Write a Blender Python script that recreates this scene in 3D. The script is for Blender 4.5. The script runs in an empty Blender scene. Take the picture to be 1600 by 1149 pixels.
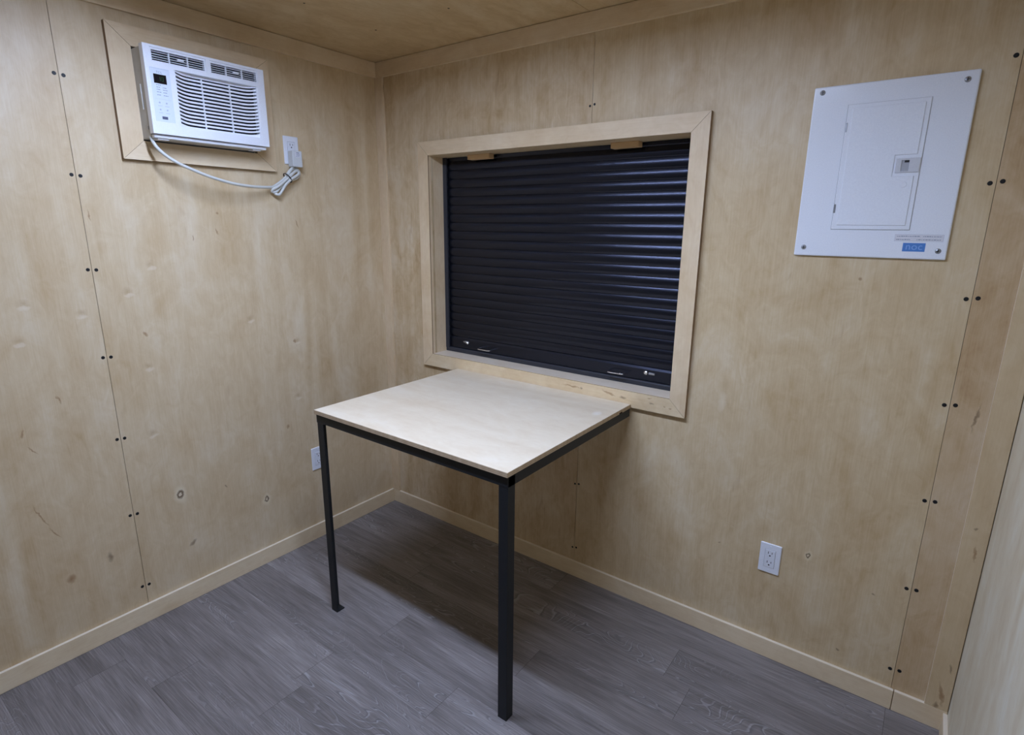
import bpy, bmesh, math, random
from mathutils import Vector, Matrix

PI = math.pi
scene = bpy.context.scene
COL = scene.collection
rnd = random.Random(7)

# ------------------------------------------------------------------ camera
cam_data = bpy.data.cameras.new('camera')
cam_data.sensor_fit = 'HORIZONTAL'
cam_data.sensor_width = 36.0
cam_data.lens = 882.397 / 1600 * 36.0
cam_data.clip_start = 0.02
cam = bpy.data.objects.new('camera', cam_data)
COL.objects.link(cam)
_R = Vector((0.80242697, 0.59667806, 0.00928714))
_U = Vector((-0.15303013, 0.19070631, 0.96964575))
_F = Vector((-0.57679523, 0.77949111, -0.24433761))
cam.matrix_world = Matrix(((_R.x, _U.x, -_F.x, 2.29915),
                           (_R.y, _U.y, -_F.y, -1.98717),
                           (_R.z, _U.z, -_F.z, 1.535),
                           (0, 0, 0, 1)))
scene.camera = cam

# ------------------------------------------------------------------ world / exposure
world = bpy.data.worlds.new('world')
scene.world = world
world.use_nodes = True
world.node_tree.nodes['Background'].inputs[0].default_value = (0.6, 0.7, 1, 1)
world.node_tree.nodes['Background'].inputs[1].default_value = 0.02
scene.view_settings.view_transform = 'Standard'
scene.view_settings.look = 'None'
scene.view_settings.gamma = 1.0
scene.view_settings.use_curve_mapping = False
scene.view_settings.exposure = 0.0
LIGHT_COLOR = (0.575, 0.705, 1.04)
LIGHT_POWER = 188.0          # emission of the ceiling fixture diffusers

# room
H = 2.278
XW = 2.5393
YF = -4.6
TB = 0.012


# ------------------------------------------------------------------ node helpers
class G:
    def __init__(self, name):
        self.m = bpy.data.materials.new(name)
        self.m.use_nodes = True
        self.nt = self.m.node_tree
        self.nt.nodes.clear()
        self.out = self.nt.nodes.new('ShaderNodeOutputMaterial')

    def n(self, typ, ins=None, **props):
        nd = self.nt.nodes.new(typ)
        for k, v in props.items():
            setattr(nd, k, v)
        if ins:
            for k, v in ins.items():
                if isinstance(v, bpy.types.NodeSocket):
                    self.nt.links.new(v, nd.inputs[k])
                else:
                    nd.inputs[k].default_value = v
        return nd

    def math(self, op, a, b=0.0, c=0.0, clamp=False):
        nd = self.n('ShaderNodeMath', {0: a, 1: b, 2: c}, operation=op, use_clamp=clamp)
        return nd.outputs[0]

    def vmath(self, op, a, b=(0, 0, 0)):
        nd = self.n('ShaderNodeVectorMath', {0: a, 1: b}, operation=op)
        return nd.outputs['Value'] if op in ('LENGTH', 'DOT_PRODUCT') else nd.outputs[0]

    def noise(self, vec, scale, detail=3.0, rough=0.5, dist=0.0):
        nd = self.n('ShaderNodeTexNoise', {'Vector': vec, 'Scale': scale, 'Detail': detail, 'Roughness': rough, 'Distortion': dist})
        return nd.outputs['Fac']

    def ramp(self, fac, stops, interp='LINEAR'):
        nd = self.n('ShaderNodeValToRGB', {0: fac})
        cr = nd.color_ramp
        cr.interpolation = interp
        while len(cr.elements) < len(stops):
            cr.elements.new(0.5)
        for e, (p, c) in zip(cr.elements, stops):
            e.position = p
            e.color = (c, c, c, 1) if isinstance(c, (int, float)) else (*c, 1)
        return nd.outputs[0]

    def mix(self, fac, a, b, blend='MIX'):
        nd = self.n('ShaderNodeMix', data_type='RGBA', blend_type=blend)
        for i, v in ((0, fac), (6, a), (7, b)):
            if isinstance(v, bpy.types.NodeSocket):
                self.nt.links.new(v, nd.inputs[i])
            elif i == 0:
                nd.inputs[0].default_value = v
            else:
                nd.inputs[i].default_value = (*v, 1) if len(v) == 3 else v
        return nd.outputs[2]

    def bsdf(self, color, rough=0.5, metal=0.0, spec=0.5, coat=0.0, bump=None, bump_str=0.1, bump_dist=0.001):
        b = self.n('ShaderNodeBsdfPrincipled')
        for k, v in (('Base Color', color), ('Roughness', rough), ('Metallic', metal), ('Specular IOR Level', spec), ('Coat Weight', coat)):
            if isinstance(v, bpy.types.NodeSocket):
                self.nt.links.new(v, b.inputs[k])
            else:
                b.inputs[k].default_value = (*v, 1) if isinstance(v, tuple) and len(v) == 3 else v
        if bump is not None:
            bn = self.n('ShaderNodeBump', {'Strength': bump_str, 'Distance': bump_dist, 'Height': bump})
            self.nt.links.new(bn.outputs[0], b.inputs['Normal'])
        self.nt.links.new(b.outputs[0], self.out.inputs[0])
        return self.m

    def coords(self):
        return self.n('ShaderNodeTexCoord').outputs['Object']


def S(r, g, b):
    f = lambda v: v / 12.92 if v <= 0.04045 else ((v + 0.055) / 1.055) ** 2.4
    return (f(r / 255), f(g / 255), f(b / 255))


def plain(name, color, rough=0.5, metal=0.0, spec=0.5, coat=0.0, grain=0.0, gscale=300):
    g = G(name)
    p = g.coords()
    nz = g.noise(p, gscale, 2)
    c = g.mix(nz, tuple(v * (1 - 0.06) for v in color), tuple(min(1, v * 1.06) for v in color))
    return g.bsdf(c, rough, metal, spec, coat, nz if grain else None, grain, 0.0005)


BIRCH = ((0.0, (0.435, 0.283, 0.140)), (0.30, (0.566, 0.414, 0.233)), (0.60, (0.660, 0.521, 0.327)), (1.0, (0.765, 0.660, 0.485)))


def birch(name, axis='z', seed=0.0, tone=(1, 1, 1), contrast=1.0, knots=(), plane='x', rough=0.42, spec=0.35, figure=1.0, size=1.0):
    """rotary-cut birch veneer; the grain runs along `axis`; knots = (u, z, ru, rv, angle, kind)"""
    g = G(name)
    p0 = g.coords()
    off = g.vmath('ADD', p0, (seed * 3.71, seed * 5.13, seed * 2.37))
    sc = {'x': (0.12, 1, 1), 'y': (1, 0.12, 1), 'z': (1, 1, 0.12)}[axis]
    sc2 = {'x': (0.6, 1, 1), 'y': (1, 0.6, 1), 'z': (1, 1, 0.6)}[axis]
    sc3 = {'x': (0.03, 1, 1), 'y': (1, 0.03, 1), 'z': (1, 1, 0.03)}[axis]
    pl = g.vmath('MULTIPLY', off, sc)
    pb = g.vmath('MULTIPLY', off, sc2)
    pf = g.vmath('MULTIPLY', off, sc3)
    blotch = g.noise(pb, 5.0 * size, 5, 0.6, 1.4)
    small = g.noise(pb, 19 * size, 4, 0.6, 1.6)
    streak = g.noise(pl, 22 * size, 4, 0.6, 0.3)
    fiber = g.noise(pf, 240 * size, 3, 0.6)
    # cathedral figure: contour lines of a stretched noise
    hgt = g.noise(pl, 3.0 * size, 2, 0.45, 0.4)
    con = g.math('MULTIPLY', hgt, 46.0)
    con = g.math('SINE', con)
    con = g.math('MULTIPLY', con, g.math('SUBTRACT', g.noise(pb, 2.6 * size, 2), 0.38, clamp=True))
    fac = g.math('MULTIPLY_ADD', g.math('SUBTRACT', blotch, 0.5), 1.35 * contrast, 0.55)
    fac = g.math('ADD', fac, g.math('MULTIPLY', g.math('SUBTRACT', small, 0.5), 0.80 * contrast))
    fac = g.math('ADD', fac, g.math('MULTIPLY', g.math('SUBTRACT', streak, 0.5), 0.42 * contrast))
    fac = g.math('ADD', fac, g.math('MULTIPLY', g.math('SUBTRACT', fiber, 0.5), 0.55 * contrast))
    fac = g.math('ADD', fac, g.math('MULTIPLY', con, 0.45 * figure))
    col = g.ramp(fac, BIRCH)
    # sparse brown mineral flecks
    fl = g.noise(g.vmath('MULTIPLY', off, {'x': (0.25, 1, 1), 'y': (1, 0.25, 1), 'z': (1, 1, 0.25)}[axis]), 26 * size, 2, 0.5, 0.6)
    flm = g.ramp(fl, ((0.0, 0.0), (0.69, 0.0), (0.78, 0.55), (1.0, 0.9)))
    col = g.mix(g.math('MULTIPLY', flm, 0.6 * contrast), col, (0.36, 0.19, 0.085))
    if knots:
        wob = g.n('ShaderNodeTexNoise', {'Vector': p0, 'Scale': 55.0, 'Detail': 2.0}).outputs['Color']
        wob = g.vmath('SUBTRACT', wob, (0.5, 0.5, 0.5))
        pw = g.vmath('ADD', p0, g.vmath('MULTIPLY', wob, (0.016, 0.016, 0.016)))
        for (u, v, ru, rv, ang, kind) in knots:
            if plane == 'x':
                mp = g.n('ShaderNodeMapping', {'Vector': pw, 'Location': (0, u, v), 'Rotation': (ang, 0, 0), 'Scale': (1000, ru, rv)}, vector_type='TEXTURE')
            elif plane == 'y':
                mp = g.n('ShaderNodeMapping', {'Vector': pw, 'Location': (u, 0, v), 'Rotation': (0, ang, 0), 'Scale': (ru, 1000, rv)}, vector_type='TEXTURE')
            else:
                mp = g.n('ShaderNodeMapping', {'Vector': pw, 'Location': (u, v, 0), 'Rotation': (0, 0, ang), 'Scale': (ru, rv, 1000)}, vector_type='TEXTURE')
            d = g.vmath('LENGTH', mp.outputs[0])
            if kind == 'ring':
                col = g.mix(g.ramp(g.math('MULTIPLY', d, 0.5), ((0.0, 0.9), (0.5, 0.6), (1.0, 0.0))), col, (0.80, 0.70, 0.50))
                m = g.ramp(d, ((0.0, 0.15), (0.30, 0.1), (0.48, 1.0), (0.66, 0.8), (1.0, 0.0)))
                col = g.mix(m, col, (0.13, 0.075, 0.035))
            elif kind == 'dark':
                m = g.ramp(d, ((0.0, 0.75), (0.45, 0.5), (1.0, 0.0)))
                col = g.mix(m, col, (0.17, 0.10, 0.055))
            elif kind == 'up':  # shaded upper half of a dimple, painted into the veneer colour
                m = g.ramp(d, ((0.0, 0.55), (0.5, 0.25), (1.0, 0.0)))
                col = g.mix(m, col, (0.42, 0.27, 0.13))
            elif kind == 'pale':
                m = g.ramp(d, ((0.0, 0.55), (0.6, 0.35), (1.0, 0.0)))
                col = g.mix(m, col, (0.80, 0.70, 0.55))
            else:
                m = g.ramp(d, ((0.0, 0.8), (0.6, 0.45), (1.0, 0.0)))
                col = g.mix(m, col, (0.30, 0.15, 0.06))
    col = g.mix(1.0, col, tone, 'MULTIPLY')
    rv = g.math('MULTIPLY_ADD', fiber, 0.16, rough - 0.08)
    return g.bsdf(col, rv, 0.0, spec, 0.0, fiber, 0.08, 0.0006)


# ------------------------------------------------------------------ mesh helpers
class MB:
    def __init__(self):
        self.v, self.f, self.mi, self.sm = [], [], [], []

    def add(self, verts, faces, mi=0, smooth=False):
        o = len(self.v)
        self.v += [tuple(x) for x in verts]
        for fc in faces:
            self.f.append([i + o for i in fc])
            self.mi.append(mi)
            self.sm.append(smooth)
        return self

    def box(self, x0, x1, y0, y1, z0, z1, mi=0):
        v = [(x0, y0, z0), (x1, y0, z0), (x1, y1, z0), (x0, y1, z0), (x0, y0, z1), (x1, y0, z1), (x1, y1, z1), (x0, y1, z1)]
        f = [(0, 3, 2, 1), (4, 5, 6, 7), (0, 1, 5, 4), (1, 2, 6, 5), (2, 3, 7, 6), (3, 0, 4, 7)]
        return self.add(v, f, mi)

    def prism(self, poly, axis, d0, d1, mi=0):
        """extrude a 2-D polygon along axis; poly is (y,z), (x,z) or (x,y)"""
        def P(a, b, d):
            return {'x': (d, a, b), 'y': (a, d, b), 'z': (a, b, d)}[axis]
        n = len(poly)
        area = sum(poly[i][0] * poly[(i + 1) % n][1] - poly[(i + 1) % n][0] * poly[i][1] for i in range(n))
        if area < 0:
            poly = poly[::-1]
        v = [P(a, b, d0) for a, b in poly] + [P(a, b, d1) for a, b in poly]
        f = [list(range(n))[::-1], list(range(n, 2 * n))]
        f += [(i, (i + 1) % n, n + (i + 1) % n, n + i) for i in range(n)]
        if (axis == 'y') != (d1 < d0):
            f = [list(x)[::-1] for x in f]
        return self.add(v, f, mi)

    def plate(self, axis, u0, u1, v0, v1, d0, d1, holes=(), mi=0):
        """rectangular slab with rectangular holes; (u,v) = the two other axes in xyz order"""
        us = sorted({u0, u1, *[h[0] for h in holes], *[h[1] for h in holes]})
        vs = sorted({v0, v1, *[h[2] for h in holes], *[h[3] for h in holes]})
        us = [u for u in us if u0 <= u <= u1]
        vs = [w for w in vs if v0 <= w <= v1]

        def solid(i, j):
            if i < 0 or j < 0 or i >= len(us) - 1 or j >= len(vs) - 1:
                return False
            cu, cv = (us[i] + us[i + 1]) / 2, (vs[j] + vs[j + 1]) / 2
            return not any(h[0] < cu < h[1] and h[2] < cv < h[3] for h in holes)
        idx, verts, faces = {}, [], []

        def V(i, j, k):
            key = (i, j, k)
            if key not in idx:
                idx[key] = len(verts)
                a, b, d = us[i], vs[j], (d0, d1)[k]
                verts.append({'x': (d, a, b), 'y': (a, d, b), 'z': (a, b, d)}[axis])
            return idx[key]
        for i in range(len(us) - 1):
            for j in range(len(vs) - 1):
                if not solid(i, j):
                    continue
                faces.append((V(i, j, 1), V(i + 1, j, 1), V(i + 1, j + 1, 1), V(i, j + 1, 1)))
                faces.append((V(i, j + 1, 0), V(i + 1, j + 1, 0), V(i + 1, j, 0), V(i, j, 0)))
                if not solid(i - 1, j):
                    faces.append((V(i, j, 0), V(i, j, 1), V(i, j + 1, 1), V(i, j + 1, 0)))
                if not solid(i + 1, j):
                    faces.append((V(i + 1, j, 1), V(i + 1, j, 0), V(i + 1, j + 1, 0), V(i + 1, j + 1, 1)))
                if not solid(i, j - 1):
                    faces.append((V(i, j, 0), V(i + 1, j, 0), V(i + 1, j, 1), V(i, j, 1)))
                if not solid(i, j + 1):
                    faces.append((V(i, j + 1, 1), V(i + 1, j + 1, 1), V(i + 1, j + 1, 0), V(i, j + 1, 0)))
        return self.add(verts, faces, mi)

    def lathe(self, c, axis, prof, seg=24, mi=0, smooth=True):
        """prof = list of (r, d) along axis from c; capped"""
        c = Vector(c)
        ax = {'x': Vector((1, 0, 0)), 'y': Vector((0, 1, 0)), 'z': Vector((0, 0, 1)), '-y': Vector((0, -1, 0)), '-z': Vector((0, 0, -1))}[axis]
        a = Vector((0, 0, 1)) if abs(ax.z) < 0.5 else Vector((1, 0, 0))
        b = ax.cross(a)
        v, f = [], []
        for r, d in prof:
            for k in range(seg):
                t = 2 * PI * k / seg
                v.append(c + ax * d + (a * math.cos(t) + b * math.sin(t)) * r)
        for i in range(len(prof) - 1):
            for k in range(seg):
                k2 = (k + 1) % seg
                f.append((i * seg + k, i * seg + k2, (i + 1) * seg + k2, (i + 1) * seg + k))
        self.add(v, f, mi, smooth)
        n = len(prof) - 1
        self.add([v[k] for k in range(seg)], [list(range(seg))[::-1]], mi)
        self.add([v[n * seg + k] for k in range(seg)], [list(range(seg))], mi)
        return self

    def tube(self, pts, r, seg=10, mi=0, sub=6):
        """round tube along a Catmull-Rom curve through pts"""
        P = [Vector(p) for p in pts]
        Q = []
        for i in range(len(P) - 1):
            p0, p1, p2, p3 = P[max(0, i - 1)], P[i], P[i + 1], P[min(len(P) - 1, i + 2)]
            for k in range(sub):
                t = k / sub
                Q.append(0.5 * ((2 * p1) + (p2 - p0) * t + (2 * p0 - 5 * p1 + 4 * p2 - p3) * t * t + (3 * p1 - p0 - 3 * p2 + p3) * t ** 3))
        Q.append(P[-1])
        v, f = [], []
        nrm = None
        for i, q in enumerate(Q):
            tg = (Q[min(i + 1, len(Q) - 1)] - Q[max(i - 1, 0)])
            tg.normalize()
            if nrm is None:
                nrm = tg.orthogonal().normalized()
            nrm = (nrm - tg * nrm.dot(tg)).normalized()
            bn = tg.cross(nrm)
            for k in range(seg):
                a = 2 * PI * k / seg
                v.append(q + (nrm * math.cos(a) + bn * math.sin(a)) * r)
        n = len(Q)
        for i in range(n - 1):
            for k in range(seg):
                k2 = (k + 1) % seg
                f.append((i * seg + k, i * seg + k2, (i + 1) * seg + k2, (i + 1) * seg + k))
        self.add(v, f, mi, True)
        self.add(v[:seg], [list(range(seg))[::-1]], mi)
        self.add(v[-seg:], [list(range(seg))], mi)
        return self

    def build(self, name, mats, parent=None, bevel=0.0, seg=2, angle=40):
        me = bpy.data.meshes.new(name)
        off = Vector((0, 0, 0))
        q = parent
        while q is not None:
            off += q.location
            q = q.parent
        me.from_pydata([tuple(Vector(p) - off) for p in self.v], [], self.f)
        if not isinstance(mats, (list, tuple)):
            mats = [mats]
        for m in mats:
            me.materials.append(m)
        for p, mi, s in zip(me.polygons, self.mi, self.sm):
            p.material_index = mi
            p.use_smooth = s
        bm = bmesh.new()
        bm.from_mesh(me)
        bmesh.ops.recalc_face_normals(bm, faces=bm.faces)
        bm.to_mesh(me)
        bm.free()
        me.update()
        o = bpy.data.objects.new(name, me)
        COL.objects.link(o)
        if parent is not None:
            o.parent = parent
        if bevel:
            md = o.modifiers.new('edge', 'BEVEL')
            md.width = bevel
            md.segments = seg
            md.limit_method = 'ANGLE'
            md.angle_limit = math.radians(angle)
            md.harden_normals = False
        return o


def thing(name, label, cat, loc, group=None):
    o = bpy.data.objects.new(name, None)
    o.empty_display_size = 0.05
    COL.objects.link(o)
    o.location = loc
    tag(o, label, cat, group)
    return o


def tag(o, label, cat, group=None):
    o['label'] = label
    o['category'] = cat
    if group:
        o['group'] = group
    return o


def struct(o):
    o['kind'] = 'structure'
    return o


def copy_tree(o, parent=None):
    c = o.copy()
    COL.objects.link(c)
    c.parent = parent
    for ch in list(o.children):
        copy_tree(ch, c)
    return c


def lettering(name, body, size, loc, rot, mat, parent, depth=0.0003, spacing=1.0, align='LEFT'):
    cu = bpy.data.curves.new(name, 'FONT')
    cu.body = body
    cu.size = size
    cu.extrude = depth
    cu.space_character = spacing
    cu.align_x = align
    tmp = bpy.data.objects.new(name, cu)
    COL.objects.link(tmp)
    tmp.matrix_world = Matrix.Translation(loc) @ rot.to_4x4()
    bpy.context.view_layer.update()
    me = bpy.data.meshes.new_from_object(tmp.evaluated_get(bpy.context.evaluated_depsgraph_get()))
    off = Vector((0, 0, 0))
    q = parent
    while q is not None:
        off += q.location
        q = q.parent
    me.transform(Matrix.Translation(-off) @ tmp.matrix_world)
    bpy.data.objects.remove(tmp)
    me.materials.clear()
    me.materials.append(mat)
    me.name = name
    o = bpy.data.objects.new(name, me)
    COL.objects.link(o)
    o.parent = parent
    return o


ROT_BACK = Matrix.Rotation(PI / 2, 3, 'X')                                   # text on a wall facing -y
ROT_LEFT = Matrix.Rotation(PI / 2, 3, 'Z') @ Matrix.Rotation(PI / 2, 3, 'X')  # text on a wall facing +x

# ------------------------------------------------------------------ materials
KL = [(-1.111, 0.473, 0.014, 0.022, 0.0, 'ring'), (-0.757, 0.309, 0.012, 0.017, 0.0, 'ring'),
      (-1.089, 0.247, 0.020, 0.010, 0.6, 'dark'), (-0.549, 1.014, 0.007, 0.012, 0, 'streak'),
      (-1.150, 1.135, 0.006, 0.012, 0.5, 'streak'),
      (-0.488, 1.532, 0.004, 0.022, 0.3, 'streak'), (-0.845, 1.50, 0.005, 0.014, 0.2, 'streak'),
      (-0.835, 1.57, 0.006, 0.008, 0.2, 'streak'), (-0.30, 0.56, 0.008, 0.016, 0.0, 'dark'),
      (-0.62, 0.62, 0.008, 0.014, 0.0, 'streak')]
KL2 = [(-1.376, 0.325, 0.013, 0.022, 0.0, 'dark'), (-1.545, 0.565, 0.0028, 0.055, 0.35, 'streak'),
       (-1.517, 0.49, 0.0030, 0.030, 0.5, 'streak'), (-1.53, 0.80, 0.003, 0.020, 0.6, 'streak'),
       (-1.55, 0.86, 0.004, 0.016, -0.3, 'streak'), (-1.437, 0.952, 0.003, 0.02, 0.4, 'streak'),
       (-1.50, 0.30, 0.016, 0.02, 0, 'streak')]
for (u, v) in ((-1.1, 1.376), (-1.156, 1.005), (-0.537, 1.006), (-0.747, 1.134), (-0.555, 0.747), (-1.185, 1.284), (-1.175, 0.747)):  # dimples: shaded upper half and lit lower half painted as colour
    KL += [(u, v + 0.010, 0.022, 0.016, 0.0, 'up'), (u + 0.004, v - 0.005, 0.020, 0.008, 0.1, 'pale')]
for (u, v) in ((-1.481, 1.27), (-1.509, 1.155), (-1.33, 1.225)):  # same painted dimple shading on the second sheet
    KL2 += [(u, v + 0.010, 0.022, 0.016, 0.0, 'up'), (u, v - 0.005, 0.020, 0.008, 0.1, 'pale')]
KL += [(-1.263, 1.553, 0.003, 0.022, 0.05, 'streak'), (-0.939, 1.477, 0.003, 0.014, 0.05, 'streak'), (-0.93, 0.44, 0.005, 0.010, 0.5, 'dark')]
KB = [(2.097, 0.448, 0.008, 0.012, 0.0, 'ring'), (2.295, 0.384, 0.007, 0.005, 0.0, 'dark'),
      (2.225, 0.137, 0.005, 0.005, 0.0, 'dark'), (1.803, 0.39, 0.004, 0.004, 0.0, 'dark'),
      (1.76, 0.93, 0.016, 0.045, 0.1, 'pale'), (2.12, 1.39, 0.008, 0.006, 0.0, 'streak')]
M_left_a = birch('birch_panel', 'z', 1.0, (1.03, 1.03, 1.04), 0.58, KL, 'x')
M_left_b = birch('birch_panel', 'z', 2.3, (1.02, 1.015, 1.02), 0.58, KL2, 'x')
M_back_a = birch('birch_panel', 'z', 3.1, (0.98, 0.96, 0.94), 0.95)
M_back_b = birch('birch_panel', 'z', 4.7, (1.0, 0.985, 0.95), 0.72, KB, 'y', figure=0.9)
M_back_c = birch('birch_panel', 'z', 5.9, (0.93, 0.875, 0.83), 0.75, [(2.452, 1.02, 0.004, 0.05, 0.12, 'dark')], 'y', figure=1.4)
M_right = birch('birch_panel', 'z', 7.4, (1.12, 1.29, 1.56), 0.45, rough=0.5)
M_ceil = birch('birch_ceiling', 'y', 8.2, (0.98, 0.93, 0.83), 0.8)
M_trim_x = birch('maple_trim', 'x', 9.3, (1.16, 1.16, 1.20), 0.45, figure=0.4)
M_trim_y = birch('maple_trim', 'y', 10.1, (1.16, 1.16, 1.20), 0.45, figure=0.4)
M_trim_z = birch('maple_trim', 'z', 11.6, (1.16, 1.16, 1.20), 0.45, figure=0.4)
M_trim_r = birch('maple_trim', 'z', 12.2, (1.02, 1.0, 0.96), 0.45,
                 [(2.507, 0.085, 0.008, 0.014, 0, 'dark'), (2.513, 0.13, 0.006, 0.05, -0.2, 'streak'), (2.52, 0.225, 0.004, 0.02, -0.1, 'dark'),
                  (2.515, 0.62, 0.004, 0.03, -0.1, 'streak'), (2.505, 0.70, 0.005, 0.006, 0, 'dark')], 'y', figure=0.4)
M_sill = birch('maple_trim', 'x', 13.0, (1.18, 1.19, 1.20), 0.5,
               [(0.193, 0.040, 0.05, 0.004, 0.05, 'streak'), (0.238, 0.041, 0.008, 0.005, 0, 'dark'), (0.363, 0.042, 0.035, 0.005, 0.25, 'streak'),
                (0.423, 0.034, 0.018, 0.006, 0.0, 'dark'), (0.534, 0.052, 0.012, 0.003, 0, 'streak'), (0.543, 0.033, 0.013, 0.004, 0, 'dark'),
                (0.594, 0.031, 0.006, 0.004, 0, 'streak'), (0.617, 0.027, 0.007, 0.003, 0, 'streak')], 'y', figure=0.4)
M_reveal = birch('maple_trim', 'x', 13.6, (1.20, 1.30, 1.60), 0.4, figure=0.4)
M_base_x = birch('maple_trim', 'x', 15.1, (1.24, 1.28, 1.36), 0.4, figure=0.4)
M_base_y = birch('maple_trim', 'y', 16.3, (1.24, 1.28, 1.36), 0.4, figure=0.4)
M_top = birch('birch_tabletop', 'x', 14.4, (1.17, 1.27, 1.50), 0.32, [(0.40, 0.215, 0.02, 0.03, 0, 'pale')], 'z', rough=0.5, figure=0.5)
M_block = plain('pine_block', (0.62, 0.42, 0.22), 0.6)


def ply_edge():
    g = G('plywood_edge')
    p = g.coords()
    z = g.n('ShaderNodeSeparateXYZ', {0: p}).outputs[2]
    s = g.math('SINE', g.math('MULTIPLY', z, 2 * PI / 0.0052))
    nz = g.noise(g.vmath('MULTIPLY', p, (1, 1, 0.2)), 60, 3)
    f = g.math('ADD', g.math('MULTIPLY_ADD', s, 0.22, 0.25), g.math('MULTIPLY', nz, 0.6), clamp=True)
    c = g.ramp(f, ((0.0, (0.22, 0.14, 0.08)), (0.5, (0.50, 0.37, 0.23)), (1.0, (0.68, 0.54, 0.38))))
    return g.bsdf(c, 0.6)


M_ply = ply_edge()
M_pale_edge = plain('pale_board_edge', (0.86, 0.76, 0.60), 0.45)
M_edge = plain('raw_board_edge', (0.30, 0.20, 0.115), 0.7, spec=0.2)
M_dark = plain('shadow_gap_backing', (0.045, 0.028, 0.018), 0.8, spec=0.1)
M_screw = plain('black_screw', (0.012, 0.012, 0.013), 0.5, 0.3)
M_nail = plain('dark_nail', (0.03, 0.02, 0.015), 0.6)
M_white = plain('white_plastic', (0.83, 0.85, 0.90), 0.32, spec=0.5)
M_white2 = plain('white_receptacle', (0.80, 0.82, 0.87), 0.28)
M_enamel = plain('white_enamel', (0.87, 0.90, 0.96), 0.22, spec=0.5, coat=0.2)
M_slot = plain('socket_slot', (0.02, 0.02, 0.02), 0.7)
M_steel = plain('zinc_steel', (0.42, 0.43, 0.45), 0.35, 0.9)
M_galv = plain('galvanised_case', (0.50, 0.49, 0.46), 0.5, 0.1, grain=0.1, gscale=60)
M_chrome = plain('bright_chrome', (0.80, 0.80, 0.82), 0.2, 1.0)
M_black = plain('black_powder_coat', (0.0125, 0.0145, 0.017), 0.48, 0.0, 0.35, grain=0.15, gscale=700)
M_shutter = plain('black_shutter_slat', (0.0075, 0.0080, 0.0105), 0.26, 0.0, 0.45)
_b = [n for n in M_shutter.node_tree.nodes if n.type == 'BSDF_PRINCIPLED'][0]
_b.inputs['Specular Tint'].default_value = (0.70, 0.74, 1.0, 1)
M_track = plain('charcoal_shutter_track', (0.032, 0.034, 0.042), 0.45, 0.0, 0.4)
M_lens = plain('dark_display', (0.008, 0.007, 0.010), 0.15)
M_digit = plain('green_digit', (0.015, 0.075, 0.012), 0.4)
M_ink = plain('grey_print', (0.30, 0.34, 0.42), 0.6)
M_ink2 = plain('faint_print', (0.50, 0.54, 0.62), 0.6)
M_badge = plain('grey_badge', (0.09, 0.10, 0.16), 0.4)
M_pale = plain('control_membrane', (0.70, 0.76, 0.84), 0.35)
M_cavity = plain('grille_cavity', (0.012, 0.014, 0.020), 0.7)
M_cord = plain('white_cord', (0.66, 0.67, 0.63), 0.45)
M_tie = plain('black_tie', (0.012, 0.012, 0.014), 0.5)
M_plug = plain('grey_white_plug', (0.66, 0.68, 0.68), 0.4)
M_blue = plain('blue_sticker', S(84, 135, 205), 0.4)
M_blue_l = plain('light_blue_ink', S(140, 180, 232), 0.4)
M_sticker = plain('paper_sticker', (0.74, 0.74, 0.78), 0.5)
M_recess = plain('latch_recess', (0.42, 0.43, 0.46), 0.5)
M_latch = plain('latch_plastic', (0.66, 0.67, 0.70), 0.35)


def floor_mat():
    g = G('grey_vinyl_plank')
    p = g.coords()
    ri = g.n('ShaderNodeNewGeometry').outputs['Random Per Island']
    off = g.n('ShaderNodeCombineXYZ', {0: g.math('MULTIPLY', ri, 37.0), 1: g.math('MULTIPLY', ri, 11.0), 2: 0.0}).outputs[0]
    q = g.vmath('ADD', p, off)
    pl = g.vmath('MULTIPLY', q, (0.10, 1, 1))
    ps = g.vmath('MULTIPLY', q, (0.02, 1, 1))
    pm = g.vmath('MULTIPLY', q, (0.28, 1, 1))
    fine = g.noise(ps, 300, 3, 0.6)
    mid = g.noise(pl, 30, 4, 0.6, 0.3)
    big = g.noise(pm, 6, 3, 0.5, 0.5)
    hgt = g.noise(g.vmath('MULTIPLY', q, (0.19, 1, 1)), 7.5, 3, 0.4, 0.8)
    rings = g.math('FRACT', g.math('MULTIPLY', hgt, 30.0))
    line = g.ramp(rings, ((0.0, 0.25), (0.45, 0.0), (0.80, 0.0), (0.93, 1.0), (1.0, 0.25)))
    gate = g.ramp(g.noise(pm, 3.4, 2), ((0.0, 0.0), (0.44, 0.0), (0.60, 1.0), (1.0, 1.0)))
    white = g.math('MULTIPLY', line, gate)
    f = g.math('MULTIPLY_ADD', g.math('SUBTRACT', fine, 0.5), 1.15, 0.50)
    f = g.math('ADD', f, g.math('MULTIPLY', g.math('SUBTRACT', mid, 0.5), 0.75))
    f = g.math('ADD', f, g.math('MULTIPLY', g.math('SUBTRACT', big, 0.5), 0.8))
    f = g.math('ADD', f, g.math('MULTIPLY', g.math('SUBTRACT', ri, 0.5), 0.16))
    c = g.ramp(f, ((0.0, (0.085, 0.078, 0.078)), (0.35, (0.150, 0.140, 0.143)), (0.65, (0.225, 0.213, 0.222)), (1.0, (0.36, 0.345, 0.36))))
    c = g.mix(1.0, c, (1.13, 1.07, 0.98), 'MULTIPLY')
    c = g.mix(g.math('MULTIPLY', g.math('MULTIPLY', white, fine), 0.95), c, (0.46, 0.45, 0.46))
    c = g.mix(g.math('MULTIPLY', g.ramp(rings, ((0.0, 0.9), (0.2, 0.0), (1.0, 0.0))), g.math('MULTIPLY', gate, 0.7)), c, (0.085, 0.075, 0.075))
    return g.bsdf(c, g.math('MULTIPLY_ADD', fine, 0.12, 0.40), 0, 0.35, 0, fine, 0.12, 0.0006)


M_floor = floor_mat()


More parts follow.
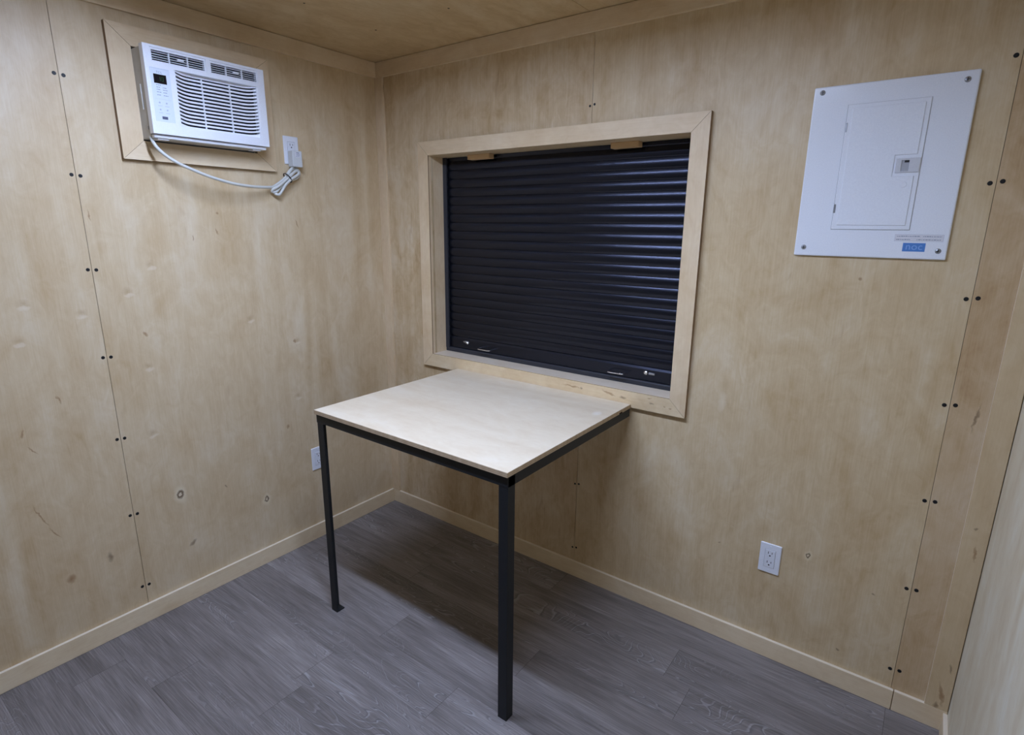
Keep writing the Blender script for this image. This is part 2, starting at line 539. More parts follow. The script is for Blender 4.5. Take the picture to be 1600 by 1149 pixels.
def emit(name, color, strength):
    g = G(name)
    e = g.n('ShaderNodeEmission', {0: (*color, 1), 1: strength})
    g.nt.links.new(e.outputs[0], g.out.inputs[0])
    return g.m


M_light = emit('lit_diffuser', LIGHT_COLOR, LIGHT_POWER)

# ------------------------------------------------------------------ lights: ceiling fixtures of the room
def ceiling_light(x0, x1, y, w, label, lit):
    t = thing('ceiling_light', label, 'ceiling light', ((x0 + x1) / 2, y, H))
    MB().plate('z', x0 - 0.012, x1 + 0.012, y - w / 2 - 0.012, y + w / 2 + 0.012, H - 0.022, H - 0.0005, [(x0, x1, y - w / 2, y + w / 2)]).build('housing', M_white, t)
    MB().box(x0, x1, y - w / 2, y + w / 2, H - 0.018, H - 0.010).build('diffuser', lit, t)
    return t


ceiling_light(0.62, 1.82, -1.19, 0.06, 'slim white linear ceiling light above the front of the table', M_light)

# ------------------------------------------------------------------ floor
fb = MB()
row_h = 0.158
starts = {0: 2.385, 1: 1.745, 2: 0.62, 3: 1.33, 4: 2.02, 5: 1.204, 6: 1.95, 7: 0.775, 8: 1.60, 9: 0.162, 10: 0.98}
r = -1
while True:
    y1 = -0.009 - r * row_h
    y0 = y1 - row_h
    if y1 < YF:
        break
    a = starts.get(r, rnd.uniform(0, 1.22))
    while a > -0.05:
        a -= 1.22
    while a < XW + 0.05:
        xa, xb = max(a, -0.02), min(a + 1.22, XW + 0.02)
        ya, yb = max(y0, YF - 0.02), min(y1, 0.02)
        if xb - xa > 0.01 and yb - ya > 0.005:
            g0 = 0.0004
            fb.add([(xa + g0, ya + 0.0002, 0), (xb - g0, ya + 0.0002, 0), (xb - g0, yb - 0.0002, 0), (xa + g0, yb - 0.0002, 0)], [(0, 1, 2, 3)], 0)
        a += 1.22
    r += 1
fb.box(-0.03, XW + 0.03, YF - 0.03, 0.03, -0.03, -0.0015, 1)
struct(fb.build('floor', [M_floor, M_dark]))

# ------------------------------------------------------------------ walls
WIN = (0.352, 1.572, 0.912, 1.840)       # window opening x0,x1,z0,z1
AC = (-1.0698, -0.652, 1.808, 2.106)      # air conditioner opening y0,y1,z0,z1
T = 0.012
# left wall (x = 0), sheets meet at y = -1.281
wl = MB()
hole = (AC[0] - 0.002, AC[1] + 0.002, AC[2] - 0.002, AC[3] + 0.002)
wl.plate('x', -1.2803, 0.0, 0.0, H, -T, 0.0, [hole], 0)
wl.plate('x', -2.500, -1.2817, 0.0, H, -T, 0.0, [], 1)
wl.plate('x', -3.720, -2.502, 0.0, H, -T, 0.0, [], 0)
wl.plate('x', YF, -3.722, 0.0, H, -T, 0.0, [], 1)
for ys in (-1.281, -2.501, -3.721):
    wl.box(-T - 0.02, -T, ys - 0.03, ys + 0.03, 0, H, 2)
wall_left = struct(wl.build('wall_left', [M_left_a, M_left_b, M_dark]))
# back wall (y = 0), sheets meet at x = 1.186 and 2.389
wb = MB()
wb.plate('y', 0.051, 1.1852, 0.0, H, 0.0, T, [(WIN[0], 1.1852, WIN[2], WIN[3])], 0)
wb.plate('y', 1.1868, 2.3885, 0.0, H, 0.0, T, [(1.1868, WIN[1], WIN[2], WIN[3])], 1)
wb.plate('y', 2.3896, XW, 0.0, H, 0.0, T, [], 2)
wb.box(1.15, 1.22, T, T + 0.02, 0, WIN[2] - 0.05, 3)
wb.box(1.15, 1.22, T, T + 0.02, WIN[3] + 0.05, H, 3)
wb.box(2.36, 2.42, T, T + 0.02, 0, H, 3)
wb.box(0.0, 0.10, T, T + 0.02, 0, H, 3)
wall_back = struct(wb.build('wall_back', [M_back_a, M_back_b, M_back_c, M_dark]))
struct(MB().box(XW, XW + T, YF, 0.012, 0, H).build('wall_right', M_right))
struct(MB().box(-T, XW + T, YF - T, YF, 0, H).build('wall_front', M_left_b))
cm = MB()
cm.box(-T, 1.1655, YF, T, H, H + T, 0)
cm.box(1.1675, XW + T, YF, T, H, H + T, 0)
cm.box(1.13, 1.20, YF, T, H + T, H + T + 0.02, 1)
ceiling = struct(cm.build('ceiling', [M_ceil, M_dark]))

# screw heads sunk along the panel joints, one mesh shared by all
scr = MB().lathe((0, 0, 0), '-y', [(0.0058, -0.0008), (0.0058, 0.0006), (0.0050, 0.0010)], 14)
scr0 = scr.build('screw_head', M_screw, wall_back)
first = True
for xs, zs in ((2.389, (1.958, 1.655, 1.352, 1.047, 0.745, 0.443, 0.144)), (1.186, (1.968, 0.75, 0.446, 0.137))):
    for z in zs:
        for s in (-1, 1):
            o = scr0 if first else scr0.copy()
            if not first:
                COL.objects.link(o)
            first = False
            k = 1.0 if xs > 2 else 0.75
            o.location = (xs + s * 0.0125 * k, 0, z + 0.002 * s)
            o.scale = (k, 1, k)
for z in (1.981, 1.680, 1.375, 1.070, 0.764, 0.458, 0.152):
    for s in (-1, 1):
        o = scr0.copy()
        COL.objects.link(o)
        o.parent = wall_left
        o.rotation_euler = (0, 0, PI / 2)
        o.location = (0, -1.2805 + s * 0.012, z - 0.001 * s)
        o.scale = (1, 1, 1)
nail = MB().lathe((0, 0, H), '-z', [(0.004, -0.001), (0.004, 0.0005), (0.003, 0.0008)], 12).build('nail_head', M_nail, ceiling)
for i, (x, y) in enumerate(((0.391, -0.645), (0.377, -0.315), (0.771, -0.32))):
    o = nail if i == 0 else nail.copy()
    if i:
        COL.objects.link(o)
    o.location = (x, y, 0)

# baseboards, ceiling trim and corner boards
BH = 0.073
bbL = MB().box(0.0, TB, YF, -TB, 0.0005, BH + 0.002)
bbL.mi = [0, 1, 0, 0, 0, 0]
struct(bbL.build('baseboard_left', [M_base_y, M_pale_edge], None, 0.0012, 2))
bbB = MB().box(0.0, 2.3965, -TB, 0.0, 0.0005, BH)
bbB.box(2.3985, XW - 0.001, -TB, 0.0, 0.0005, BH + 0.001)
bbB.mi = [0, 1, 0, 0, 0, 0] * 2
struct(bbB.build('baseboard_back', [M_base_x, M_pale_edge], None, 0.0012, 2))
bbR = MB().box(XW - TB, XW, YF, -TB, 0.0005, BH - 0.004)
bbR.mi = [0, 1, 0, 0, 0, 0]
struct(bbR.build('baseboard_right', [M_base_y, M_pale_edge], None, 0.0012, 2))
ZT = 2.2105
struct(MB().box(0.0, TB, YF, -TB, ZT, H - 0.0015).build('trim_1', M_trim_y, None, 0.001, 1))
struct(MB().box(0.0, XW, -TB, 0.0, ZT, H - 0.0015).build('trim_2', M_trim_x, None, 0.001, 1))
# corner board, bowed off the panel just below the ceiling trim
poly = [(0.0, BH), (0.0565, BH), (0.0563, 0.9), (0.0560, 1.95), (0.0545, 2.08), (0.0515, 2.14), (0.0500, 2.17), (0.0530, 2.20), (0.0545, ZT), (0.0, ZT)]
struct(MB().prism(poly, 'y', -TB, 0.0).build('trim_3', M_trim_z, None, 0.0008, 1))
t4 = MB().box(2.478, XW - 0.002, -TB, 0.0, BH + 0.001, ZT)
t4.mi = [0, 0, 0, 0, 0, 1]
struct(t4.build('trim_4', [M_trim_r, M_pale_edge], None, 0.001, 1))

# ------------------------------------------------------------------ window: mitred casing and lined reveal
win = bpy.data.objects.new('window_1', None)
COL.objects.link(win)
win.location = (0.962, 0.0, 0.847)
struct(win)
O = (0.286, 1.636, 0.848, 1.902)
I = (0.350, 1.574, 0.911, 1.841)
D = -0.018
def mitred(O, I, axis, d0, d1, mats, name, parent, face):
    """four boards mitred around an opening, raw plywood on their edges, a hairline at each joint"""
    e = 0.0005
    for k, poly in enumerate(([(O[0] + e, O[2]), (O[1] - e, O[2]), (I[1] - e, I[2]), (I[0] + e, I[2])],
                              [(O[0] + e, O[3]), (O[1] - e, O[3]), (I[1] - e, I[3]), (I[0] + e, I[3])],
                              [(O[0], O[2] + e), (O[0], O[3] - e), (I[0], I[3] - e), (I[0], I[2] + e)],
                              [(O[1], O[2] + e), (O[1], O[3] - e), (I[1], I[3] - e), (I[1], I[2] + e)])):
        m = MB().prism(poly, axis, d0, d1)
        m.mi = [0 if len({round(m.v[i][face], 5) for i in fc}) == 1 else 1 for fc in m.f]
        m.build(name, [mats[k], M_edge], parent)


mitred(O, I, 'y', D, 0.0, (M_sill, M_trim_x, M_trim_z, M_trim_z), 'casing_board', win, 1)
Y2 = 0.125
MB().box(I[0], I[1], -0.012, Y2, I[2] - 0.014, I[2] + 0.0015).build('reveal_board', M_reveal, win)
MB().box(I[0], I[1], -0.012, Y2, I[3] - 0.0015, I[3] + 0.014).build('reveal_board', M_trim_x, win)
MB().box(I[0] - 0.014, I[0] + 0.0015, -0.012, Y2, I[2], I[3]).build('reveal_board', M_trim_z, win)
MB().box(I[1] - 0.0015, I[1] + 0.014, -0.012, Y2, I[2], I[3]).build('reveal_board', M_trim_z, win)

# ------------------------------------------------------------------ roller shutter
sh = thing('roller_shutter', 'closed black slatted roller shutter filling the wood-framed window', 'shutter', (0.962, 0.10, 0.913))
xa, xb = I[0] + 0.0015, I[1] - 0.0015
pitch = 0.0396
zb = 0.990
cv, cf = [], []
NS, SEG = 22, 12
prof = []
for s in range(NS):
    z0 = zb + s * pitch
    if z0 > I[3] - 0.004:
        break
    prof.append((z0, 0.0985))
    for k in range(SEG + 1):
        t = k / SEG
        zz = z0 + 0.0014 + (pitch - 0.0016) * t
        aa = math.radians(23) * (2 * t - 1)
        yy = 0.0925 + 0.049 * (1 - math.cos(aa))
        prof.append((min(zz, I[3] - 0.003), yy))
for z, y in prof:
    cv += [(xa + 0.018, y, z), (xb - 0.018, y, z)]
for i in range(len(prof) - 1):
    cf.append((2 * i, 2 * i + 1, 2 * i + 3, 2 * i + 2))
cb = MB().add(cv, cf, 0, True)
zt = prof[-1][0]
cur = cb
cur.box(xa + 0.018, xb - 0.018, 0.1005, 0.108, zb, zt, 0)
curtain = cur.build('slat_curtain', M_shutter, sh)
md = curtain.modifiers.new('split', 'EDGE_SPLIT')
md.split_angle = math.radians(38)
bb = MB().prism([(0.092, 0.9355), (0.108, 0.9355), (0.108, 0.9895), (0.097, 0.9895), (0.0925, 0.980)], 'x', xa + 0.018, xb - 0.018)
bar = bb.build('bottom_bar', M_shutter, sh, 0.001, 2)
MB().prism([(0.080, I[2] + 0.002), (0.120, I[2] + 0.002), (0.120, 0.930), (0.084, 0.934), (0.080, 0.930)], 'x', xa, xb).build('bottom_track', M_track, sh, 0.001, 2)
for x0, x1 in ((xa, xa + 0.022), (xb - 0.022, xb)):
    gm = MB()
    gm.box(x0, x1, 0.078, 0.086, 0.930, I[3] - 0.002)
    gm.box(x0 if x0 < 1 else x1 - 0.004, x0 + 0.004 if x0 < 1 else x1, 0.086, 0.120, 0.930, I[3] - 0.002)
    gm.build('guide_rail', M_track, sh, 0.001, 2)
for xc, w in ((0.619, 0.074), (1.312, 0.072)):
    MB().tube([(xc - w / 2, 0.094, 0.9575), (xc - w / 2, 0.070, 0.957), (xc - w / 2 + 0.002, 0.055, 0.9555), (xc - w / 2 + 0.009, 0.0505, 0.955), (xc, 0.050, 0.955),
               (xc + w / 2 - 0.009, 0.0505, 0.955), (xc + w / 2 - 0.002, 0.055, 0.9555), (xc + w / 2, 0.070, 0.957), (xc + w / 2, 0.094, 0.9575)], 0.0026, 8).build('lift_handle', M_chrome, bar)
    MB().box(xc - w / 2 - 0.006, xc + w / 2 + 0.006, 0.0912, 0.0925, 0.951, 0.964).build('handle_plate', M_shutter, bar, 0.001, 1)
for xc, sgn in ((0.486, 1), (1.428, 1)):
    lk = MB()
    lk.lathe((xc, 0.0925, 0.9665), '-y', [(0.0085, -0.002), (0.0085, 0.004), (0.007, 0.006), (0.0045, 0.0062), (0.004, 0.0095), (0.003, 0.010)], 18)
    lo = lk.build('lock_cylinder', M_chrome, bar)
    if xc > 1:
        MB().box(xc + 0.013, xc + 0.039, 0.086, 0.0925, 0.9625, 0.9705).build('lock_slide', M_steel, lo, 0.0015, 2)
    else:
        MB().prism([(xc - 0.026, 0.972), (xc - 0.006, 0.975), (xc + 0.002, 0.968), (xc - 0.004, 0.962), (xc - 0.022, 0.967)], 'y', 0.0862, 0.0915).build('lock_slide', M_steel, lo, 0.001, 1)

# wooden stop blocks under the window head
for x0, x1, lab in ((0.531, 0.657, 'small pine block under the window head above the shutter, nearer the air conditioner corner'),
                    (1.243, 1.357, 'small pine block under the window head above the shutter, nearer the electrical panel')):
    b = MB().box(x0, x1, 0.050, 0.0835, I[3] - 0.0225, I[3] - 0.0020)
    tag(b.build('wooden_block', M_block, None, 0.002, 2), lab, 'block', 'wooden blocks at the shutter top')

# ------------------------------------------------------------------ table
X0, X1, YA, YB, ZP, ZF = 0.521, 1.419, -0.812, -0.0195, 0.8615, 0.8455
tb = thing('table', 'plywood-topped table on black steel angle frame under the window', 'table', (0.97, -0.415, 0))
tm = MB()
tm.box(X0 - 0.004, X1 + 0.003, YA - 0.007, YB, ZF, ZP)
tm.mi = [1, 0, 1, 1, 1, 1]
top = tm.build('tabletop', [M_top, M_ply], tb, 0.0008, 1)
A, TH = 0.034, 0.0035
MB().box(X1 + 0.0028, X1 + 0.0036, -0.118, -0.094, ZF + 0.001, ZF + 0.006).build('edge_chip', M_dark, top)
# angle rails: a vertical flange outside and a horizontal flange under the top
MB().prism([(YA, ZF), (YA + A, ZF), (YA + A, ZF - TH), (YA + TH, ZF - TH), (YA + TH, ZF - A), (YA, ZF - A)], 'x', X0, X1).build('frame_rail', M_black, tb, 0.0006, 1)
MB().prism([(YB, ZF), (YB - A, ZF), (YB - A, ZF - TH), (YB - TH, ZF - TH), (YB - TH, ZF - A), (YB, ZF - A)], 'x', X0 + TH, X1 - TH).build('frame_rail', M_black, tb, 0.0006, 1)
MB().prism([(X0, ZF), (X0 + A, ZF), (X0 + A, ZF - TH), (X0 + TH, ZF - TH), (X0 + TH, ZF - A), (X0, ZF - A)], 'y', YA + TH, YB).build('frame_rail', M_black, tb, 0.0006, 1)
MB().prism([(X1, ZF), (X1 - A, ZF), (X1 - A, ZF - TH), (X1 - TH, ZF - TH), (X1 - TH, ZF - A), (X1, ZF - A)], 'y', YA + TH, YB).build('frame_rail', M_black, tb, 0.0006, 1)
lx = X0 + 0.002
ly = YA + 0.001
L1 = MB().prism([(lx, ly), (lx + A, ly), (lx + A, ly + TH), (lx + TH, ly + TH), (lx + TH, ly + A), (lx, ly + A)], 'z', 0.004, ZF - TH).build('leg', M_black, tb, 0.0006, 1)
MB().box(lx, lx + A, ly, ly + A + 0.002, 0.0, 0.004).build('foot_plate', M_black, L1)
rx = X1
L2 = MB().prism([(rx, ly), (rx - A, ly), (rx - A, ly + TH), (rx - TH, ly + TH), (rx - TH, ly + A), (rx, ly + A)], 'z', 0.004, ZF - TH).build('leg', M_black, tb, 0.0006, 1)
MB().box(rx - A, rx, ly, ly + A, 0.0, 0.004).build('foot_plate', M_black, L2)

# ------------------------------------------------------------------ frame around the air conditioner
af = thing('mitred_frame', 'mitred birch board frame fixed to the wall around the air conditioner', 'frame', (0, -0.853, 1.743))
O = (-1.140, -0.573, 1.7435, 2.169)
J = AC
mitred(O, J, 'x', 0.0, 0.018, (M_trim_y, M_trim_y, M_trim_z, M_trim_z), 'frame_board', af, 0)

# ------------------------------------------------------------------ air conditioner
ac = thing('air_conditioner', 'white window air conditioner set through the wall in a birch frame', 'air conditioner', (0.05, -0.862, 1.812))
PX0, PX1 = 0.085, 0.112
py0, py1, pz0, pz1 = -1.073, -0.653, 1.8255, 2.1025
case = MB().plate('x', -1.0695, -0.660, 1.8125, 2.098, -0.16, 0.083).build('case', M_galv, ac, 0.003, 2)
MB().box(0.048, 0.055, -1.0720, -1.0695, 1.905, 1.985).build('side_bracket', M_cord, case, 0.001, 1)
MB().box(0.060, 0.072, -1.0715, -1.0695, 1.84, 1.852).build('side_bracket', M_steel, case, 0.001, 1)
LV = ((-1.052, -0.871, 2.0505, 2.0945), (-0.8575, -0.678, 2.0505, 2.0935))
GR = (-0.985, -0.682, 1.856, 2.037)
fp = MB().plate('x', py0, py1, pz0, pz1, PX0, PX1, [LV[0], LV[1], GR])
panel = fp.build('front_panel', M_white, ac, 0.0035, 3)
MB().box(PX0 - 0.0015, PX0 + 0.0008, py0 + 0.01, py1 - 0.01, pz0 + 0.012, pz1 - 0.005).build('filter_screen', M_cavity, ac)  # near-black sheet, shade inside the grille and louver openings put into its colour
MB().box(0.040, 0.1005, -1.068, -0.662, 1.8135, 1.8245).build('base_lip', M_white, ac, 0.002, 2)
MB().box(0.060, 0.094, -1.055, -1.018, 1.8085, 1.8135).build('base_pad', M_white, ac, 0.001, 1)
MB().box(0.060, 0.094, -0.715, -0.682, 1.8085, 1.8135).build('base_pad', M_white, ac, 0.001, 1)
for (a, b, c, d) in LV:
    lv = MB()
    lv.plate('x', a, b, c, d, 0.098, 0.1095, [(a + 0.005, b - 0.005, c + 0.005, d - 0.007)])
    w = (b - a) / 3
    for k in (1, 2):
        lv.box(0.101, 0.1085, a + k * w - 0.0016, a + k * w + 0.0016, c + 0.003, d - 0.006)
    for k in range(1, 5):
        zz = c + 0.003 + (d - c - 0.008) * k / 5
        lv.prism([(0.1025, zz + 0.0002), (0.1080, zz - 0.0004), (0.1080, zz + 0.0012), (0.1025, zz + 0.0014)], 'y', a + 0.002, b - 0.002)
    lo = lv.build('air_louver', M_white2, panel)
    mid = (a + b) / 2 + 0.006
    MB().box(0.104, 0.1125, mid - 0.011, mid + 0.011, (c + d) / 2 - 0.0035, (c + d) / 2 + 0.0035).build('louver_tab', M_white, lo, 0.003, 3)
# intake grille: fourteen dark gaps between slats that dish inwards
gm = MB()
ny = 48
ng = 14
gp = (GR[3] - GR[2] - 0.010) / ng


def dish(y):
    e = min(y - GR[0], GR[1] - y)
    t = max(0.0, 1 - e / 0.075)
    return PX1 - 0.0185 + 0.0180 * t * t


for k in range(ng + 1):
    zc = GR[2] + 0.005 + k * gp
    h = 0.0028 if 0 < k < ng else 0.0050
    if k == 0:
        zlo, zhi = GR[2], zc + 0.0028
    elif k == ng:
        zlo, zhi = min(zc - 0.0028, GR[3] - 0.009), GR[3]
    else:
        zlo, zhi = zc - 0.0030, zc + 0.0030
    vv, ff = [], []
    for i in range(ny + 1):
        y = GR[0] + (GR[1] - GR[0]) * i / ny
        x = dish(y)
        dz = 0.0075 * max(0.0, 1 - min(y - GR[0], GR[1] - y) / 0.05) ** 2
        da, db = (0.0 if k == 0 else dz), (0.0 if k == ng else dz)
        vv += [(x, y, zlo + da), (x, y, zhi + db), (x - 0.005, y, zhi + db), (x - 0.005, y, zlo + da)]
    for i in range(ny):
        o = 4 * i
        for q in range(4):
            q2 = (q + 1) % 4
            ff.append((o + q, o + q2, o + 4 + q2, o + 4 + q))
    ff += [(0, 3, 2, 1), (4 * ny, 4 * ny + 1, 4 * ny + 2, 4 * ny + 3)]
    gm.add(vv, ff, 0)
for y in (-0.884, -0.783):
    gm.box(dish(y) - 0.006, dish(y) + 0.0003, y - 0.0018, y + 0.0018, GR[2], GR[3])
for (y0, y1) in ((GR[0], GR[0] + 0.006), (GR[1] - 0.006, GR[1])):
    gm.box(PX0 + 0.002, PX1 - 0.0012, y0, y1, GR[2], GR[3])
gm.build('intake_grille', M_white, panel)
# control panel
cp = MB().box(PX1, PX1 + 0.0006, -1.060, -0.998, 1.866, 2.0335).build('control_panel', M_pale, panel, 0.0003, 1)
MB().box(PX1 + 0.0006, PX1 + 0.0009, -1.058, -1.002, 2.0305, 2.0312).build('printed_line', M_ink2, cp)
MB().box(PX1 + 0.0006, PX1 + 0.0012, -1.051, -1.011, 1.985, 2.0135).build('display', M_lens, cp, 0.0003, 1)
dg = MB()
for (yy, kk) in ((-1.037, 0), (-1.027, 1)):
    xx0, xx1 = PX1 + 0.0012, PX1 + 0.0015
    dg.box(xx0, xx1, yy + 0.0052, yy + 0.0066, 1.993, 2.006)
    if kk == 1:
        dg.box(xx0, xx1, yy, yy + 0.0012, 1.993, 2.006)
        dg.box(xx0, xx1, yy, yy + 0.0066, 2.005, 2.0062)
        dg.box(xx0, xx1, yy, yy + 0.0066, 1.9928, 1.994)
dg.build('digits', M_digit, cp)
lettering('lettering', 'TCL', 0.0095, (PX1 + 0.0008, -1.0415, 2.0165), ROT_LEFT, M_ink, cp, spacing=1.15)
icons = MB()
for row, z in enumerate((1.979, 1.972, 1.965, 1.957, 1.948)):
    for col_, y in enumerate((-1.046, -1.026)):
        if row == 0 and col_ == 1:
            continue
        yy = y
        for wdt in ((0.004, 0.005, 0.003), (0.006, 0.004), (0.003, 0.007), (0.005, 0.002, 0.004), (0.004, 0.006))[(row + col_) % 5]:
            icons.box(PX1 + 0.0006, PX1 + 0.0009, yy, yy + wdt, z, z + 0.0022)
            yy += wdt + 0.0012
icons.build('printed_legend', M_ink, cp)
for y in (-1.044, -1.022):
    for z in (1.919, 1.897):
        MB().box(PX1 + 0.0006, PX1 + 0.0009, y - 0.004, y + 0.009, z - 0.0045, z - 0.0030).build('printed_legend', M_ink2, cp)
MB().box(PX1 + 0.0006, PX1 + 0.0009, -1.054, -1.005, 1.9365, 1.9370).build('printed_line', M_ink2, cp)
for y in (-1.0415, -1.0195):
    for z in (1.919, 1.897):
        MB().lathe((PX1 + 0.0005, y, z + 0.0065), 'x', [(0.0028, 0), (0.0028, 0.0006), (0.0022, 0.0009)], 14).build('button', M_ink2, cp)
MB().box(PX1 + 0.0006, PX1 + 0.0014, -1.0395, -1.0215, 1.8735, 1.8825).build('badge', M_badge, cp, 0.0008, 1)
# mains cord hanging from the case, tied in a bundle below its plug
X = 0.030
cord_pts = [(0.062, -1.062, 1.826), (0.072, -1.066, 1.810), (0.082, -1.056, 1.782), (0.090, -1.029, 1.755), (0.095, -0.996, 1.735), (0.095, -0.955, 1.719), (0.090, -0.898, 1.701),
            (0.083, -0.837, 1.687), (0.074, -0.783, 1.679), (0.060, -0.725, 1.676), (0.043, -0.663, 1.676), (0.022, -0.605, 1.680), (0.016, -0.582, 1.690), (0.020, -0.555, 1.709), (0.024, -0.530, 1.732),
            (0.022, -0.508, 1.756), (0.020, -0.489, 1.7625), (0.020, -0.474, 1.755), (0.022, -0.472, 1.739), (0.024, -0.488, 1.724), (0.026, -0.515, 1.714),
            (0.026, -0.540, 1.704), (0.024, -0.565, 1.684), (0.022, -0.588, 1.663), (0.020, -0.604, 1.662), (0.026, -0.602, 1.672), (0.034, -0.580, 1.686), (0.036, -0.548, 1.711),
            (0.036, -0.523, 1.731), (0.034, -0.500, 1.749), (0.030, -0.484, 1.752), (0.032, -0.481, 1.742), (0.036, -0.497, 1.731), (0.038, -0.522, 1.716),
            (0.036, -0.548, 1.694), (0.033, -0.566, 1.668), (0.028, -0.578, 1.652), (0.020, -0.592, 1.655), (0.014, -0.578, 1.668), (0.014, -0.553, 1.694), (0.016, -0.535, 1.722),
            (0.020, -0.520, 1.746), (0.024, -0.506, 1.762), (0.026, -0.497, 1.774)]
cord = MB().tube(cord_pts, 0.0057, 10).build('power_cord', M_cord, ac)
ring = []
for k in range(13):
    a = 2 * PI * k / 12
    dv = Vector((0.026, -0.531, 1.7215)) + Vector((1, 0, 0)) * math.cos(a) * 0.0185 + Vector((0, 0.62, -0.78)) * math.sin(a) * 0.0215
    ring.append(tuple(dv))
MB().tube(ring, 0.0022, 8, sub=3).build('cable_tie', M_tie, cord)
plug = MB().box(0.0115, 0.046, -0.513, -0.467, 1.768, 1.833).build('plug', M_plug, cord, 0.0025, 2)
pd = MB()
pd.box(0.046, 0.0464, -0.5015, -0.4745, 1.806, 1.829, 0)
for i, (y, z, w, h) in enumerate(((-0.494, 1.822, 0.014, 0.004), (-0.494, 1.815, 0.016, 0.003), (-0.498, 1.8095, 0.018, 0.0015))):
    pd.box(0.0464, 0.0467, y, y + w, z, z + h, 1)

# ------------------------------------------------------------------ wall outlets
def outlet(label, loc):
    t = thing('wall_outlet', label, 'outlet', loc, 'white wall outlets')
    x, y, z = loc
    MB().plate('y', x - 0.035, x + 0.035, z - 0.057, z + 0.057, y - 0.006, y, []).build('cover_plate', M_white, t, 0.003, 3)
    rc = MB().box(x - 0.0165, x + 0.0165, y - 0.0078, y - 0.005, z - 0.0335, z + 0.0335).build('receptacle', M_white2, t, 0.0008, 2)
    MB().plate('y', x - 0.0178, x + 0.0178, z - 0.0348, z + 0.0348, y - 0.0061, y - 0.0055, [(x - 0.0166, x + 0.0166, z - 0.0336, z + 0.0336)]).build('receptacle_gap', M_recess, t)
    for dz in (0.0175, -0.0185):
        sl = MB()
        sl.box(x - 0.0072, x - 0.0052, y - 0.0081, y - 0.0070, z + dz + 0.001, z + dz + 0.0095)
        sl.box(x + 0.0052, x + 0.0072, y - 0.0081, y - 0.0070, z + dz + 0.002, z + dz + 0.0085)
        sl.lathe((x, y - 0.0070, z + dz - 0.0055), '-y', [(0.0027, 0), (0.0027, 0.0011)], 12)
        sl.build('socket_slots', M_slot, rc)
    for dz in (0.0455, -0.0455):
        MB().lathe((x, y - 0.0055, z + dz), '-y', [(0.0028, 0), (0.0028, 0.0008), (0.002, 0.0012)], 12).build('plate_screw', M_white2, t)
    return t


o1 = outlet('white wall outlet low on the wall below the electrical panel', (1.980, 0.0, 0.394))
o2 = copy_tree(o1)
o2['label'] = 'white wall outlet low on the wall behind the table leg'
o2.rotation_euler = (0, 0, PI / 2)
o2.location = (0.0, -0.4785, 0.4185)
o3 = copy_tree(o1)
o3['label'] = 'white wall outlet beside the air conditioner with its cord plugged in'
o3.rotation_euler = (0, 0, PI / 2)
o3.location = (0.0, -0.4895, 1.8365)
pd.build('warning_label', [M_sticker, M_ink], plug)

# ------------------------------------------------------------------ electrical panel
ep = thing('electrical_panel', 'white enamelled breaker panel cover with small hinged door, high on the wall', 'electrical panel', (2.1235, 0.0, 1.4525))
px0, px1, pz0, pz1, F = 1.9315, 2.3145, 1.4525, 1.9335, -0.010
MB().plate('y', px0, px1, pz0, pz1, F, 0.0, []).build('cover_plate', M_enamel, ep, 0.004, 3)
dx0, dx1, dz0, dz1 = 2.0255, 2.2205, 1.5325, 1.8775
# dark joint line, then the door itself
MB().box(dx0 - 0.0012, dx1 + 0.0009, F - 0.0003, F + 0.0006, dz0 - 0.0012, dz1 + 0.0006).build('door_joint', M_recess, ep)
door = MB().box(dx0, dx1, F - 0.0028, F + 0.0005, dz0, dz1).build('door', M_enamel, ep, 0.0015, 2)
nx, n0, n1 = 2.158, 1.678, 1.734
ix0, ix1, iz0, iz1 = 2.0385, 2.2090, 1.5445, 1.8670
MB().prism([(ix0, iz0), (ix1, iz0), (ix1, n0), (nx, n0), (nx, n1), (ix1, n1), (ix1, iz1), (ix0, iz1)], 'y', F - 0.0050, F - 0.0025).build('raised_field', M_enamel, door, 0.0018, 2)
lt = MB().plate('y', 2.163, 2.2185, 1.687, 1.725, F - 0.0055, F - 0.0025, [(2.176, 2.194, 1.6905, 1.7195)]).build('latch', M_latch, door, 0.0008, 2)
MB().box(2.1762, 2.1938, F - 0.0034, F - 0.0027, 1.6907, 1.7193).build('latch_recess', M_recess, lt)
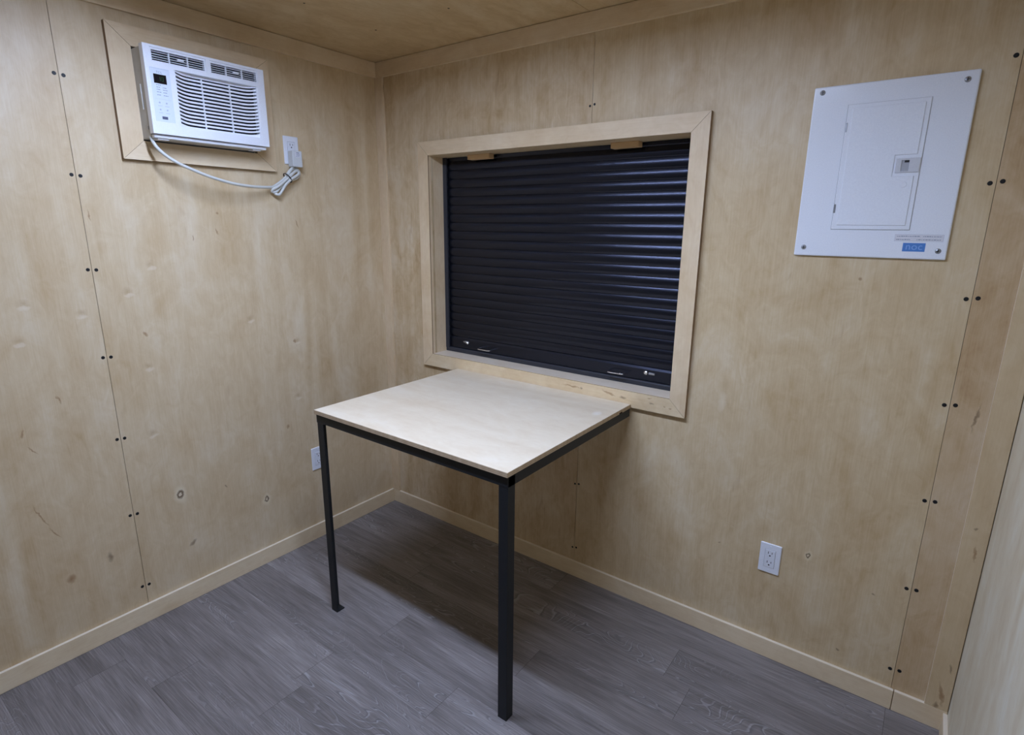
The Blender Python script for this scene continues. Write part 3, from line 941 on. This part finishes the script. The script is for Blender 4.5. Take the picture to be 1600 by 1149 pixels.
MB().box(2.1825, 2.1935, F - 0.0042, F - 0.0034, 1.7135, 1.7190).build('latch_catch', M_slot, lt)
MB().lathe((2.188, F - 0.0048, 1.655), '-y', [(0.0085, 0), (0.0085, 0.0006), (0.0078, 0.0009)], 24).build('knockout', M_enamel, door)
for z in (1.817, 1.592):
    MB().box(2.0245, 2.0300, F - 0.0042, F - 0.0005, z - 0.0125, z + 0.0125).build('hinge', M_steel, ep, 0.0008, 1)
for x, z in ((1.954, 1.9175), (2.289, 1.911), (1.9575, 1.478), (2.2945, 1.4765)):
    s = MB().lathe((x, F + 0.0005, z), '-y', [(0.0072, 0), (0.0072, 0.0012), (0.0055, 0.0030), (0.0030, 0.0036)], 20).build('cover_screw', M_steel, ep)
    cr = MB()
    cr.box(x - 0.0045, x + 0.0045, F - 0.0034, F - 0.0028, z - 0.0008, z + 0.0008)
    cr.box(x - 0.0008, x + 0.0008, F - 0.0034, F - 0.0028, z - 0.0045, z + 0.0045)
    cr.build('screw_slot', M_slot, s)
st = MB().box(2.1895, 2.3020, F - 0.0004, F + 0.0003, 1.5015, 1.5205).build('paper_label', M_sticker, ep)
MB().plate('y', 2.1895, 2.3020, 1.5015, 1.5205, F - 0.0006, F - 0.0004, [(2.1901, 2.3014, 1.5021, 1.5199)]).build('label_border', M_ink2, st)
tx = MB()
rr = random.Random(3)
for z, segs in ((1.5140, ((2.194, 2.249), (2.255, 2.298))), (1.5050, ((2.193, 2.226), (2.241, 2.296)))):
    for a, b in segs:
        x = a
        while x < b:
            w = rr.uniform(0.002, 0.006)
            tx.box(x, min(x + w, b), F - 0.0006, F - 0.0004, z, z + rr.choice((0.0018, 0.0024)))
            x += w + rr.uniform(0.0006, 0.0016)
tx.build('fine_print', M_ink, st)
bs = MB().box(2.2115, 2.2640, F - 0.0005, F + 0.0003, 1.4735, 1.4970).build('blue_sticker', M_blue, ep, 0.0002, 1)
lettering('lettering', 'noc', 0.0265, (2.2382, F - 0.0006, 1.4785), ROT_BACK, M_blue_l, bs, spacing=1.05, align='CENTER')
